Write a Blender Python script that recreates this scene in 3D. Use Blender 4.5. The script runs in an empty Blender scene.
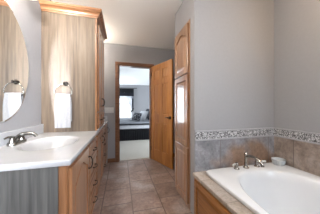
import bpy, bmesh, math, random
from mathutils import Matrix, Vector
random.seed(7)
PI = math.pi
SC = bpy.context.scene
COL = SC.collection

# ------------------------------------------------------------------ camera, world, lights, exposure
F_PX = 150.0
YAW = math.atan(39.0 / F_PX)
cam_d = bpy.data.cameras.new('camera')
cam_d.sensor_fit = 'HORIZONTAL'
cam_d.sensor_width = 36.0
cam_d.lens = F_PX / 320.0 * 36.0
cam_d.clip_start = 0.02
cam = bpy.data.objects.new('camera', cam_d)
COL.objects.link(cam)
cam.location = (0, 0, 1.147)
cam.rotation_euler = (PI / 2, 0, -YAW)
SC.camera = cam

SC.view_settings.view_transform = 'Standard'
SC.view_settings.look = 'None'
SC.view_settings.gamma = 1.0
SC.view_settings.use_curve_mapping = False
SC.view_settings.exposure = 0.58
SC.cycles.blur_glossy = 0.0
SC.cycles.sample_clamp_indirect = 0.0
SC.cycles.use_guiding = True

world = bpy.data.worlds.new('sky')
SC.world = world
world.use_nodes = True
wb = world.node_tree.nodes['Background']
wb.inputs['Color'].default_value = (0.86, 0.93, 1.0, 1)
wb.inputs['Strength'].default_value = 1.3


def area(name, loc, target, sx, sy, watts, color):
    d = bpy.data.lights.new(name, 'AREA')
    d.shape = 'RECTANGLE'
    d.size, d.size_y, d.energy, d.color = sx, sy, watts, color
    o = bpy.data.objects.new(name, d)
    COL.objects.link(o)
    o.location = loc
    o.rotation_euler = (Vector(target) - Vector(loc)).to_track_quat('-Z', 'Y').to_euler()
    return o


DAY = (0.80, 0.90, 1.0)
WARM = (1.0, 0.80, 0.58)
# daylight entering the window in the rear wall and the bedroom windows, with two added fills
area('low_sun_at_rear_window', (1.68, -8.0, 1.25), (0.33, -3.0, 1.40), 0.7, 2.0, 3200, (0.92, 0.95, 1.0))
area('fill_above_tub', (1.77, -0.75, 1.75), (0, -0.75, 1.2), 1.2, 1.0, 92, DAY)  # added cool fill beside the right wall, which has no window
area('daylight_bedroom_window', (-1.75, 7.2, 1.30), (0, 7.2, 1.30), 1.4, 2.2, 170, DAY)
area('bedroom_fill', (2.7, 3.9, 1.5), (0.2, 6.9, 0.6), 1.6, 1.4, 120, DAY)  # added fill standing loose in the bedroom, brightens bed, carpet and walls
area('daylight_bedroom_rear_window', (0.22, 8.55, 1.35), (0.22, 5, 1.35), 1.1, 1.9, 22, DAY)


def lamp(name, loc, watts, color, radius):
    d = bpy.data.lights.new(name, 'POINT')
    d.energy, d.color, d.shadow_soft_size = watts, color, radius
    o = bpy.data.objects.new(name, d)
    COL.objects.link(o)
    o.location = loc
    return o


# ------------------------------------------------------------------ materials
ALB = 0.60                       # reflectance level of the room's finishes


def srgb(r, g, b):
    f = lambda c: (c / 255 / 12.92) if c / 255 <= 0.04045 else ((c / 255 + 0.055) / 1.055) ** 2.4
    return (f(r) * ALB, f(g) * ALB, f(b) * ALB, 1)


def base_mat(name, rough=0.5, metal=0.0):
    m = bpy.data.materials.new(name)
    m.use_nodes = True
    b = m.node_tree.nodes['Principled BSDF']
    b.inputs['Roughness'].default_value = rough
    b.inputs['Metallic'].default_value = metal
    return m, m.node_tree, b


def coords(nt, scale=(1, 1, 1), kind='Object', rot=(0, 0, 0)):
    tc = nt.nodes.new('ShaderNodeTexCoord')
    mp = nt.nodes.new('ShaderNodeMapping')
    mp.inputs['Scale'].default_value = scale
    mp.inputs['Rotation'].default_value = rot
    nt.links.new(tc.outputs[kind], mp.inputs['Vector'])
    return mp.outputs['Vector']


def ramp(nt, fac, stops):
    r = nt.nodes.new('ShaderNodeValToRGB')
    e = r.color_ramp.elements
    e[0].position, e[0].color = stops[0]
    e[1].position, e[1].color = stops[-1]
    for p, c in stops[1:-1]:
        k = e.new(p)
        k.color = c
    nt.links.new(fac, r.inputs['Fac'])
    return r.outputs['Color']


def noise(nt, vec, scale, detail=3.0, rough=0.55, dist=0.0):
    n = nt.nodes.new('ShaderNodeTexNoise')
    n.inputs['Scale'].default_value = scale
    n.inputs['Detail'].default_value = detail
    n.inputs['Roughness'].default_value = rough
    n.inputs['Distortion'].default_value = dist
    nt.links.new(vec, n.inputs['Vector'])
    return n.outputs['Fac']


def bump(nt, b, height, strength=0.2, dist=0.01):
    n = nt.nodes.new('ShaderNodeBump')
    n.inputs['Strength'].default_value = strength
    n.inputs['Distance'].default_value = dist
    nt.links.new(height, n.inputs['Height'])
    nt.links.new(n.outputs['Normal'], b.inputs['Normal'])


def mix(nt, fac, a, c, mode='MIX'):
    m = nt.nodes.new('ShaderNodeMix')
    m.data_type = 'RGBA'
    m.blend_type = mode
    for sock, v in ((m.inputs[0], fac), (m.inputs[6], a), (m.inputs[7], c)):
        if hasattr(v, 'is_linked'):
            nt.links.new(v, sock)
        else:
            sock.default_value = v
    return m.outputs[2]


def mottled(name, c1, c2, scale=6.0, rough=0.5, metal=0.0, stretch=(1, 1, 1), bmp=0.0, detail=3.0):
    m, nt, b = base_mat(name, rough, metal)
    n = noise(nt, coords(nt, stretch), scale, detail)
    nt.links.new(ramp(nt, n, [(0.3, c1), (0.7, c2)]), b.inputs['Base Color'])
    if bmp:
        bump(nt, b, n, bmp)
    return m


def wood(name, dark, mid, light, axis='z', rough=0.35, contrast=1.0, coat=0.3):
    m, nt, b = base_mat(name, rough)
    long_, across = 1.2, 26.0
    s = {'x': (long_, across, across), 'y': (across, long_, across), 'z': (across, across, long_)}[axis]
    g = noise(nt, coords(nt, s), 1.6, 6.0, 0.62, 0.35)
    s2 = {'x': (0.5, 4, 4), 'y': (4, 0.5, 4), 'z': (4, 4, 0.5)}[axis]
    broad = noise(nt, coords(nt, s2), 1.7, 2.0, 0.5, 0.4)
    c = ramp(nt, g, [(0.5 - 0.2 * contrast, dark), (0.5, mid), (0.5 + 0.22 * contrast, light)])
    tint = ramp(nt, broad, [(0.3, (0.78, 0.78, 0.78, 1)), (0.7, (1.1, 1.1, 1.1, 1))])
    nt.links.new(mix(nt, 1.0, c, tint, 'MULTIPLY'), b.inputs['Base Color'])
    b.inputs['Coat Weight'].default_value = coat
    b.inputs['Coat Roughness'].default_value = 0.12
    bump(nt, b, g, 0.05, 0.002)
    return m


M = {}
M['wall'] = mottled('grey_wall_paint', srgb(176, 175, 178), srgb(179, 178, 181), 40, 0.75, bmp=0.0)
M['ceiling'] = mottled('white_ceiling_paint', (0.89, 0.885, 0.87, 1), (0.91, 0.905, 0.89, 1), 60, 0.9, bmp=0.03)
M['oak'] = wood('honey_oak', srgb(138, 90, 56), srgb(180, 126, 86), srgb(200, 150, 108), 'z', 0.3, 1.0, 0.8)
M['oak_across'] = wood('honey_oak_across', srgb(138, 90, 56), srgb(180, 126, 86), srgb(200, 150, 108), 'y', 0.3, 1.0, 0.5)
M['oak_sideways'] = wood('honey_oak_sideways', srgb(138, 90, 56), srgb(180, 126, 86), srgb(200, 150, 108), 'x', 0.3, 1.0, 0.3)
M['oak_door'] = wood('golden_oak_door', srgb(164, 100, 42), srgb(206, 136, 64), srgb(222, 158, 84), 'z', 0.45, 1.0, 0.05)
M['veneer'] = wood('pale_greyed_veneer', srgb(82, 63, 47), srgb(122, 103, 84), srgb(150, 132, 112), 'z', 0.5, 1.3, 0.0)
M['veneer_grey'] = wood('grey_weathered_veneer', srgb(66, 65, 64), srgb(92, 91, 89), srgb(118, 116, 113), 'z', 0.55, 1.2, 0.0)
M['marble'] = mottled('white_cultured_marble', srgb(204, 206, 211), srgb(212, 213, 217), 8, 0.16)
M['acrylic'] = mottled('white_acrylic', srgb(240, 241, 244), srgb(246, 247, 249), 3, 0.12)
M['nickel'] = mottled('brushed_nickel', srgb(150, 146, 140), srgb(180, 176, 170), 60, 0.24, 1.0)
M['chrome'] = mottled('polished_nickel', srgb(186, 176, 164), srgb(206, 198, 188), 60, 0.14, 1.0)
M['bronze'] = mottled('dark_bronze', srgb(44, 40, 38), srgb(70, 64, 60), 60, 0.32, 0.9)
M['porcelain'] = mottled('cream_porcelain', srgb(238, 232, 222), srgb(244, 239, 230), 20, 0.15)
M['towel'] = mottled('white_terry', srgb(186, 188, 194), srgb(202, 203, 208), 160, 0.95, bmp=0.6)
M['plastic'] = mottled('white_plastic', srgb(234, 234, 234), srgb(240, 240, 240), 20, 0.35)
M['dark_gap'] = mottled('dark_recess', srgb(40, 30, 24), srgb(52, 40, 32), 20, 0.9)
M['white_frame'] = mottled('white_window_paint', srgb(232, 233, 235), srgb(240, 240, 241), 20, 0.4)
M['black_cloth'] = mottled('black_cloth', srgb(18, 18, 22), srgb(34, 34, 40), 30, 0.9, bmp=0.2)
M['navy_cloth'] = mottled('charcoal_navy_cloth', srgb(26, 28, 38), srgb(48, 50, 62), 12, 0.85, bmp=0.2)
M['white_cloth'] = mottled('white_cotton', srgb(216, 218, 224), srgb(232, 232, 236), 12, 0.9, bmp=0.2)
M['grey_cloth'] = mottled('pale_grey_coverlet', srgb(178, 182, 190), srgb(196, 199, 206), 10, 0.9, bmp=0.2)
M['carpet'] = mottled('beige_carpet', srgb(182, 174, 162), srgb(206, 199, 188), 150, 0.98, bmp=0.8)
M['baseboard'] = wood('oak_trim', srgb(110, 66, 38), srgb(150, 98, 62), srgb(172, 120, 80), 'x')


def mirror_mat():
    m, nt, b = base_mat('silvered_glass', 0.0, 1.0)
    n = noise(nt, coords(nt), 2.0)
    nt.links.new(ramp(nt, n, [(0.0, (0.86, 0.88, 0.88, 1)), (1.0, (0.88, 0.90, 0.90, 1))]), b.inputs['Base Color'])
    return m


def glass_mat(name, tint, rough=0.02):
    m, nt, b = base_mat(name, rough)
    b.inputs['Transmission Weight'].default_value = 1.0
    b.inputs['IOR'].default_value = 1.45
    n = noise(nt, coords(nt), 3.0)
    nt.links.new(ramp(nt, n, [(0.0, tint), (1.0, tint)]), b.inputs['Base Color'])
    return m


def pane_mat():
    m = bpy.data.materials.new('window_glass')
    m.use_nodes = True
    nt = m.node_tree
    nt.nodes.clear()
    out = nt.nodes.new('ShaderNodeOutputMaterial')
    t = nt.nodes.new('ShaderNodeBsdfTransparent')
    g = nt.nodes.new('ShaderNodeBsdfGlossy')
    g.inputs['Roughness'].default_value = 0.02
    mx = nt.nodes.new('ShaderNodeMixShader')
    mx.inputs[0].default_value = 0.06
    nt.links.new(t.outputs[0], mx.inputs[1])
    nt.links.new(g.outputs[0], mx.inputs[2])
    nt.links.new(mx.outputs[0], out.inputs['Surface'])
    return m


def sheer_mat():
    m = bpy.data.materials.new('white_sheer')
    m.use_nodes = True
    nt = m.node_tree
    nt.nodes.clear()
    out = nt.nodes.new('ShaderNodeOutputMaterial')
    t = nt.nodes.new('ShaderNodeBsdfTransparent')
    d = nt.nodes.new('ShaderNodeBsdfTranslucent')
    d2 = nt.nodes.new('ShaderNodeBsdfDiffuse')
    for k in (d, d2):
        k.inputs['Color'].default_value = srgb(225, 228, 236)
    a = nt.nodes.new('ShaderNodeMixShader')
    a.inputs[0].default_value = 0.5
    nt.links.new(d.outputs[0], a.inputs[1])
    nt.links.new(d2.outputs[0], a.inputs[2])
    mx = nt.nodes.new('ShaderNodeMixShader')
    n = noise(nt, coords(nt, (40, 40, 2)), 1.0)
    mr = nt.nodes.new('ShaderNodeMapRange')
    mr.inputs['To Min'].default_value = 0.45
    mr.inputs['To Max'].default_value = 0.8
    nt.links.new(n, mr.inputs['Value'])
    nt.links.new(mr.outputs[0], mx.inputs[0])
    nt.links.new(t.outputs[0], mx.inputs[1])
    nt.links.new(a.outputs[0], mx.inputs[2])
    nt.links.new(mx.outputs[0], out.inputs['Surface'])
    return m


def bulb_mat():
    m = bpy.data.materials.new('lit_frosted_bulb')
    m.use_nodes = True
    b = m.node_tree.nodes['Principled BSDF']
    b.inputs['Base Color'].default_value = (1, 0.9, 0.75, 1)
    b.inputs['Emission Color'].default_value = (1.0, 0.78, 0.5, 1)
    b.inputs['Emission Strength'].default_value = 2.5
    return m


M['mirror'] = mirror_mat()
M['shade_glass'] = glass_mat('frosted_shade_glass', (0.95, 0.95, 0.93, 1), 0.35)
M['dish_glaze'] = mottled('pale_blue_white_glaze', srgb(218, 224, 228), srgb(228, 233, 236), 20, 0.12)
M['pane'] = pane_mat()
M['sheer'] = sheer_mat()
M['bulb'] = bulb_mat()


def tile_mat(name, plane, tw, th, cols, grout, offset=(0, 0), stagger=0.5, rough=0.4, mortar=0.006, patch=None, scale=1.0):
    """plane 'floor' runs the rows along Y, 'xz' and 'yz' are the walls."""
    m, nt, b = base_mat(name, rough)
    tc = nt.nodes.new('ShaderNodeTexCoord')
    sep = nt.nodes.new('ShaderNodeSeparateXYZ')
    nt.links.new(tc.outputs['Object'], sep.inputs[0])
    cmb = nt.nodes.new('ShaderNodeCombineXYZ')
    a, c = {'floor': ('Y', 'X'), 'xz': ('X', 'Z'), 'yz': ('Y', 'Z')}[plane]
    for src, dst, off in ((a, 'X', offset[0]), (c, 'Y', offset[1])):
        ad = nt.nodes.new('ShaderNodeMath')
        ad.operation = 'ADD'
        ad.inputs[1].default_value = off
        nt.links.new(sep.outputs[src], ad.inputs[0])
        nt.links.new(ad.outputs[0], cmb.inputs[dst])
    br = nt.nodes.new('ShaderNodeTexBrick')
    br.offset = stagger
    br.inputs['Scale'].default_value = 1.0
    br.inputs['Brick Width'].default_value = tw
    br.inputs['Row Height'].default_value = th
    br.inputs['Mortar Size'].default_value = mortar
    br.inputs['Mortar Smooth'].default_value = 0.3
    br.inputs['Bias'].default_value = 0.0
    br.inputs['Color1'].default_value = (0.86, 0.86, 0.86, 1)
    br.inputs['Color2'].default_value = (1.10, 1.10, 1.10, 1)
    br.inputs['Mortar'].default_value = (1, 1, 1, 1)
    nt.links.new(cmb.outputs[0], br.inputs['Vector'])
    v = coords(nt)
    n1 = noise(nt, v, 5.0 * scale, 5.0, 0.65, 0.6)
    n2 = noise(nt, v, 30.0 * scale, 4.0, 0.7)
    n3 = noise(nt, v, 2.6 * scale, 2.0, 0.5)
    c1 = ramp(nt, n1, [(0.30, cols[0]), (0.5, cols[1]), (0.7, cols[2])])
    c2 = ramp(nt, n2, [(0.3, (0.70, 0.70, 0.70, 1)), (0.7, (1.2, 1.2, 1.2, 1))])
    c3 = mix(nt, 1.0, c1, c2, 'MULTIPLY')
    if patch:
        f = ramp(nt, n3, [(0.54, (0, 0, 0, 1)), (0.68, (1, 1, 1, 1))])
        c3 = mix(nt, f, c3, mix(nt, 1.0, patch, c2, 'MULTIPLY'))
    c4 = mix(nt, 1.0, c3, br.outputs['Color'], 'MULTIPLY')
    c5 = mix(nt, br.outputs['Fac'], c4, grout)
    nt.links.new(c5, b.inputs['Base Color'])
    inv = nt.nodes.new('ShaderNodeMath')
    inv.operation = 'SUBTRACT'
    inv.inputs[0].default_value = 1.0
    nt.links.new(br.outputs['Fac'], inv.inputs[1])
    bump(nt, b, inv.outputs[0], 0.35, 0.004)
    return m


M['floor_tile'] = tile_mat('mauve_brown_floor_tile', 'floor', 0.34, 0.34,
                           (srgb(146, 120, 108), srgb(174, 147, 134), srgb(194, 172, 161)), srgb(116, 98, 90),
                           (0.04, 0.212), 0.5, 0.38, 0.006, srgb(202, 186, 178))
M['wall_tile_x'] = tile_mat('stone_grey_wall_tile', 'xz', 0.335, 0.60,
                            (srgb(120, 119, 124), srgb(162, 161, 166), srgb(196, 195, 200)), srgb(128, 116, 112),
                            (-1.724 + 0.335 * 6, -0.30), 0.0, 0.35, 0.004, srgb(168, 136, 114))
M['wall_tile_y'] = tile_mat('brown_grey_wall_tile', 'yz', 0.335, 0.60,
                            (srgb(146, 128, 117), srgb(184, 166, 154), srgb(208, 193, 182)), srgb(112, 102, 96),
                            (-1.21 + 0.335 * 12, -0.30), 0.0, 0.35, 0.004, srgb(134, 110, 94))
M['oak_lit'] = wood('lit_honey_oak', srgb(146, 98, 64), srgb(190, 140, 100), srgb(210, 164, 124), 'z', 0.3, 1.0, 0.9)  # honey oak with the vanity light on the tall cabinet put into its colour
M['oak_gold'] = wood('golden_oak_across', srgb(132, 82, 38), srgb(178, 118, 62), srgb(200, 142, 84), 'y', 0.3, 1.0, 0.4)
M['deck_tile'] = tile_mat('sandy_deck_tile', 'floor', 0.335, 0.335,
                          (srgb(176, 160, 147), srgb(198, 183, 170), srgb(214, 202, 191)), srgb(140, 126, 114),
                          (0.1, -0.55), 0.0, 0.35, 0.004, srgb(172, 150, 130), 2.0)


def listello(name):
    m, nt, b = base_mat(name, 0.35)
    v = coords(nt)
    w = nt.nodes.new('ShaderNodeTexWave')
    w.wave_type = 'RINGS'
    w.rings_direction = 'SPHERICAL'
    w.inputs['Scale'].default_value = 9.0
    w.inputs['Distortion'].default_value = 14.0
    w.inputs['Detail'].default_value = 2.0
    w.inputs['Detail Scale'].default_value = 5.0
    nt.links.new(v, w.inputs['Vector'])
    vo = nt.nodes.new('ShaderNodeTexVoronoi')
    vo.feature = 'DISTANCE_TO_EDGE'
    vo.inputs['Scale'].default_value = 26.0
    nt.links.new(v, vo.inputs['Vector'])
    a = ramp(nt, w.outputs['Fac'], [(0.25, srgb(98, 94, 96)), (0.42, srgb(206, 205, 208)), (0.7, srgb(240, 239, 241))])
    e = ramp(nt, vo.outputs['Distance'], [(0.03, (0.2, 0.19, 0.2, 1)), (0.12, (1, 1, 1, 1))])
    nt.links.new(mix(nt, 0.75, a, e, 'MULTIPLY'), b.inputs['Base Color'])
    return m


M['listello'] = listello('scrolled_mosaic_border')
M['liner'] = mottled('pale_stone_liner', srgb(180, 178, 181), srgb(194, 192, 195), 30, 0.35)


def damask():
    m, nt, b = base_mat('black_and_white_print', 0.9)
    v = coords(nt)
    n = noise(nt, v, 16.0, 2.0, 0.5, 1.6)
    nt.links.new(ramp(nt, n, [(0.56, srgb(26, 26, 36)), (0.61, srgb(205, 208, 216))]), b.inputs['Base Color'])
    return m


M['damask'] = damask()


# ------------------------------------------------------------------ mesh helpers (all in world coordinates)
def BM():
    return bmesh.new()


def add_box(bm, x0, x1, y0, y1, z0, z1, bevel=0.0, seg=2):
    r = bmesh.ops.create_cube(bm, size=1.0)
    vs = r['verts']
    for v in vs:
        v.co = Vector(((x0 + x1) / 2 + v.co.x * (x1 - x0), (y0 + y1) / 2 + v.co.y * (y1 - y0), (z0 + z1) / 2 + v.co.z * (z1 - z0)))
    if bevel > 0:
        es = list({e for v in vs for e in v.link_edges})
        bmesh.ops.bevel(bm, geom=es, offset=bevel, segments=seg, affect='EDGES', profile=0.5)
    return bm


def box(x0, x1, y0, y1, z0, z1, bevel=0.0, seg=2):
    return add_box(BM(), x0, x1, y0, y1, z0, z1, bevel, seg)


def add_loft(bm, rings, cap0=True, cap1=True, closed=True):
    rows = [[bm.verts.new(p) for p in ring] for ring in rings]
    n = len(rows[0])
    for a, b in zip(rows[:-1], rows[1:]):
        for i in range(n if closed else n - 1):
            j = (i + 1) % n
            bm.faces.new((a[i], a[j], b[j], b[i]))
    if cap0:
        bm.faces.new(list(reversed(rows[0])))
    if cap1:
        bm.faces.new(rows[-1])
    return bm


def add_lathe(bm, prof, origin, axis='z', n=24, cap0=True, cap1=True):
    o = Vector(origin)
    rings = []
    for r, h in prof:
        ring = []
        for i in range(n):
            a = 2 * PI * i / n
            p = Vector((r * math.cos(a), r * math.sin(a), h))
            if axis == 'x':
                p = Vector((p.z, p.x, p.y))
            elif axis == 'y':
                p = Vector((p.x, p.z, p.y))
            ring.append(o + p)
        rings.append(ring)
    return add_loft(bm, rings, cap0, cap1)


def add_tube(bm, pts, r, n=12, caps=True):
    pts = [Vector(p) for p in pts]
    rs = r if isinstance(r, (list, tuple)) else [r] * len(pts)
    rings = []
    up = Vector((0, 0, 1))
    prev = None
    for i, p in enumerate(pts):
        t = (pts[min(i + 1, len(pts) - 1)] - pts[max(i - 1, 0)]).normalized()
        if prev is None:
            ref = up if abs(t.dot(up)) < 0.9 else Vector((1, 0, 0))
            u = t.cross(ref).normalized()
        else:
            u = (prev - t * prev.dot(t)).normalized()
        prev = u
        w = t.cross(u)
        rings.append([p + (u * math.cos(2 * PI * k / n) + w * math.sin(2 * PI * k / n)) * rs[i] for k in range(n)])
    return add_loft(bm, rings, caps, caps)


def curve(pts, n=8):
    """Catmull-Rom through the points."""
    P = [Vector(p) for p in pts]
    out = []
    for i in range(len(P) - 1):
        a, b, c, d = P[max(i - 1, 0)], P[i], P[i + 1], P[min(i + 2, len(P) - 1)]
        for k in range(n):
            t = k / n
            out.append(0.5 * ((2 * b) + (c - a) * t + (2 * a - 5 * b + 4 * c - d) * t * t + (3 * b - a - 3 * c + d) * t ** 3))
    out.append(P[-1])
    return out


def add_prism(bm, poly, y0, y1):
    """poly in (x, z), extruded along y."""
    return add_loft(bm, [[Vector((x, y0, z)) for x, z in poly], [Vector((x, y1, z)) for x, z in poly]])


def add_extrude_y(bm, prof, y0, y1):
    """prof in (x, z)."""
    return add_prism(bm, prof, y0, y1)


def place(bm, loc, rz):
    bm.transform(Matrix.Translation(loc) @ Matrix.Rotation(rz, 4, 'Z'))
    return bm


WORLD = {}


def obj(name, bm, mat, parent=None, pivot=None, smooth=False, label=None):
    bmesh.ops.recalc_face_normals(bm, faces=bm.faces[:])
    if smooth:
        for f in bm.faces:
            f.smooth = True
        for e in bm.edges:
            if len(e.link_faces) == 2 and e.calc_face_angle(0) > math.radians(42):
                e.smooth = False
    if pivot is None:
        if parent is not None:
            cs = [v.co for v in bm.verts]
            pivot = Vector((sum(c.x for c in cs) / len(cs), sum(c.y for c in cs) / len(cs), min(c.z for c in cs)))
        else:
            pivot = Vector((0, 0, 0))
    pivot = Vector(pivot)
    bm.transform(Matrix.Translation(-pivot))
    me = bpy.data.meshes.new(name)
    bm.to_mesh(me)
    bm.free()
    me.materials.append(M[mat])
    o = bpy.data.objects.new(name, me)
    COL.objects.link(o)
    WORLD[o.name] = pivot
    if parent is not None:
        o.parent = parent
        o.location = pivot - WORLD[parent.name]
    else:
        o.location = pivot
    if label:
        o['label'] = label
    return o


def tag(o, label, cat, group=None, kind=None):
    o['label'] = label
    o['category'] = cat
    if group:
        o['group'] = group
    if kind:
        o['kind'] = kind
    return o


def thing(name, label, cat, loc, group=None):
    o = bpy.data.objects.new(name, None)
    o.empty_display_size = 0.1
    COL.objects.link(o)
    o.location = loc
    WORLD[o.name] = Vector(loc)
    return tag(o, label, cat, group)


def struct(name, bm, mat, label, cat, pivot=None):
    return tag(obj(name, bm, mat, None, pivot), label, cat, None, 'structure')


# ---- joinery, built facing -y with x across and z up, the face at y = 0 and the back at y = t
def inset(poly, d):
    xs = [p[0] for p in poly]
    zs = [p[1] for p in poly]
    cx, cz = (min(xs) + max(xs)) / 2, (min(zs) + max(zs)) / 2
    sx = 1 - 2 * d / (max(xs) - min(xs))
    sz = 1 - 2 * d / (max(zs) - min(zs))
    return [(cx + (x - cx) * sx, cz + (z - cz) * sz) for x, z in poly]


def add_raised(bm, poly, y_low, y_high, slope=0.03):
    p1 = inset(poly, slope)
    p0 = inset(poly, 0.004)
    add_loft(bm, [[Vector((x, y_low + 0.006, z)) for x, z in poly], [Vector((x, y_low, z)) for x, z in p0],
                  [Vector((x, y_high, z)) for x, z in p1]], True, True)


def arch_curve(x0, x1, z, rise, n=14):
    """cathedral arch from left to right, shoulders flat."""
    pts = []
    for i in range(n + 1):
        t = i / n
        s = 0.5 - 0.5 * math.cos(2 * PI * t)
        pts.append((x0 + (x1 - x0) * t, z + rise * s ** 0.8))
    return pts


def panel_door(w, h, t=0.02, stile=0.055, arch=0.0):
    """frame-and-panel cabinet door; returns (frame bmesh, panel bmesh)."""
    fr, pn = BM(), BM()
    b = 0.003
    add_box(fr, 0, stile, 0, t, 0, h, b, 1)
    add_box(fr, w - stile, w, 0, t, 0, h, b, 1)
    add_box(fr, stile, w - stile, 0.0008, t, 0, stile, b, 1)
    x0, x1 = stile, w - stile
    if arch > 0:
        zs = h - stile - arch
        arc = arch_curve(x0, x1, zs, arch)
        add_prism(fr, [(x1, h - 0.001), (x0, h - 0.001)] + arc, 0.0008, t)
        poly = [(x0, stile), (x1, stile)] + list(reversed(arc))
    else:
        add_box(fr, x0, x1, 0.0008, t, h - stile, h, b, 1)
        poly = [(x0, stile), (x1, stile), (x1, h - stile), (x0, h - stile)]
    add_raised(pn, poly, 0.011, 0.003, min(0.03, (x1 - x0) * 0.2))
    return fr, pn


# ------------------------------------------------------------------ setting
XL, XR = -0.83, 1.818            # left wall, wall behind the tub's long side
YF, YT = 3.26, 1.43              # wall with the bedroom doorway, wall at the tub's end
ZC = 2.465
DX0, DX1, DH = -0.055, 0.645, 2.03   # doorway

struct('floor', box(-0.95, 2.0, -3.0, 3.30, -0.06, 0.0), 'floor_tile', 'mauve brown staggered square floor tiles of the bathroom', 'floor')
struct('floor_bedroom', box(-1.4, 3.3, 3.30, 8.2, -0.06, 0.004), 'carpet', 'pale beige carpet beyond the open doorway', 'carpet floor')
struct('ceiling', box(-0.95, 2.0, -3.0, 3.38, ZC, ZC + 0.1), 'ceiling', 'white bathroom ceiling', 'ceiling')
struct('ceiling_bedroom', box(-1.5, 3.3, 3.38, 8.2, 2.34, 2.44), 'ceiling', 'white bedroom ceiling seen through the doorway', 'ceiling')
struct('wall_left', box(XL - 0.12, XL, -3.0, YF, 0, ZC), 'wall', 'grey wall behind the oval mirror', 'wall')
struct('wall_right', box(XR, XR + 0.12, -3.0, YT + 0.1, 0, ZC), 'wall', 'grey wall along the long side of the tub', 'wall')
struct('wall_tub_end', box(0.745, XR, YT, YT + 0.10, 0, ZC), 'wall', 'grey wall at the faucet end of the tub', 'wall')
struct('wall_soffit', box(0.745, 1.30, YT + 0.10, 2.01, 2.135, ZC), 'wall', 'painted wall above the tall oak cabinet', 'wall')
struct('wall_alcove', box(1.30, 1.42, YT + 0.10, YF, 0, ZC), 'wall', 'wall behind the open oak door', 'wall')
w = BM()
add_box(w, XL - 0.12, DX0, YF, YF + 0.12, 0, ZC)
add_box(w, DX1, 1.42, YF, YF + 0.12, 0, ZC)
add_box(w, DX0, DX1, YF, YF + 0.12, DH, ZC)
struct('wall_far', w, 'wall', 'grey wall with the bedroom doorway', 'wall')
# rear wall, with the window that lights the mirror
w = BM()
add_box(w, XL - 0.12, 0.10, -3.12, -3.0, 0, ZC)
add_box(w, 0.56, XR + 0.12, -3.12, -3.0, 0, ZC)
add_box(w, 0.10, 0.56, -3.12, -3.0, 0, 0.85)
add_box(w, 0.10, 0.56, -3.12, -3.0, 2.15, ZC)
struct('wall_rear', w, 'wall', 'grey wall behind the viewer with a window', 'wall')
# bedroom shell
BY = 8.2
w = BM()
add_box(w, -1.5, -0.13, BY, BY + 0.12, 0, ZC)
add_box(w, 0.58, 3.3, BY, BY + 0.12, 0, ZC)
add_box(w, -0.13, 0.58, BY, BY + 0.12, 0, 0.55)
add_box(w, -0.13, 0.58, BY, BY + 0.12, 2.08, ZC)
struct('wall_bedroom_far', w, 'wall', 'grey bedroom wall around the bright window', 'wall')
w = BM()
add_box(w, -1.5, -1.4, 3.38, 6.6, 0, ZC)
add_box(w, -1.5, -1.4, 7.8, BY, 0, ZC)
add_box(w, -1.5, -1.4, 6.6, 7.8, 0, 0.35)
add_box(w, -1.5, -1.4, 6.6, 7.8, 2.15, ZC)
struct('wall_bedroom_left', w, 'wall', 'bedroom wall out of sight left of the doorway', 'wall')
struct('wall_bedroom_right', box(3.2, 3.3, 3.38, BY, 0, ZC), 'wall', 'bedroom wall behind the headboard', 'wall')
w = BM()
add_box(w, -1.4, XL - 0.12, 3.30, 3.38, 0, ZC)
add_box(w, 1.42, 3.2, 3.30, 3.38, 0, ZC)
struct('wall_bedroom_near', w, 'wall', 'bedroom wall on either side of the bathroom', 'wall')


# casing and jambs of the doorway
def casing():
    bm = BM()
    cw = 0.062
    for s in (0, 1):
        x0, x1 = (DX0 - cw, DX0) if s == 0 else (DX1, DX1 + cw)
        add_box(bm, x0, x1, YF - 0.016, YF, 0, DH, 0.004)
        xi0, xi1 = (x1 - 0.02, x1 - 0.006) if s == 0 else (x0 + 0.006, x0 + 0.02)
        add_box(bm, xi0, xi1, YF - 0.021, YF - 0.012, 0, DH, 0.003)
        jx0, jx1 = (DX0 - 0.001, DX0 + 0.016) if s == 0 else (DX1 - 0.016, DX1 + 0.001)
        add_box(bm, jx0, jx1, YF - 0.005, YF + 0.125, 0, DH)
        sx0, sx1 = (DX0 + 0.016, DX0 + 0.027) if s == 0 else (DX1 - 0.027, DX1 - 0.016)
        add_box(bm, sx0, sx1, YF + 0.045, YF + 0.08, 0, DH)
    add_box(bm, DX0 - cw, DX1 + cw, YF - 0.016, YF, DH, DH + cw, 0.004)
    add_box(bm, DX0, DX1, YF - 0.021, YF - 0.012, DH + 0.006, DH + 0.02, 0.003)
    add_box(bm, DX0, DX1, YF - 0.005, YF + 0.125, DH - 0.016, DH + 0.001)
    return bm


struct('trim_1', casing(), 'baseboard', 'honey oak casing around the bedroom doorway', 'door casing')
struct('baseboard_far', box(-0.27, DX0 - 0.063, YF - 0.013, YF, 0, 0.085, 0.004), 'baseboard', 'oak baseboard on the grey wall between vanity and doorway', 'baseboard')
struct('baseboard_far_right', box(DX1 + 0.063, 1.30, YF - 0.013, YF, 0, 0.085, 0.004), 'baseboard', 'oak baseboard on the wall behind the open door', 'baseboard')

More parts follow.
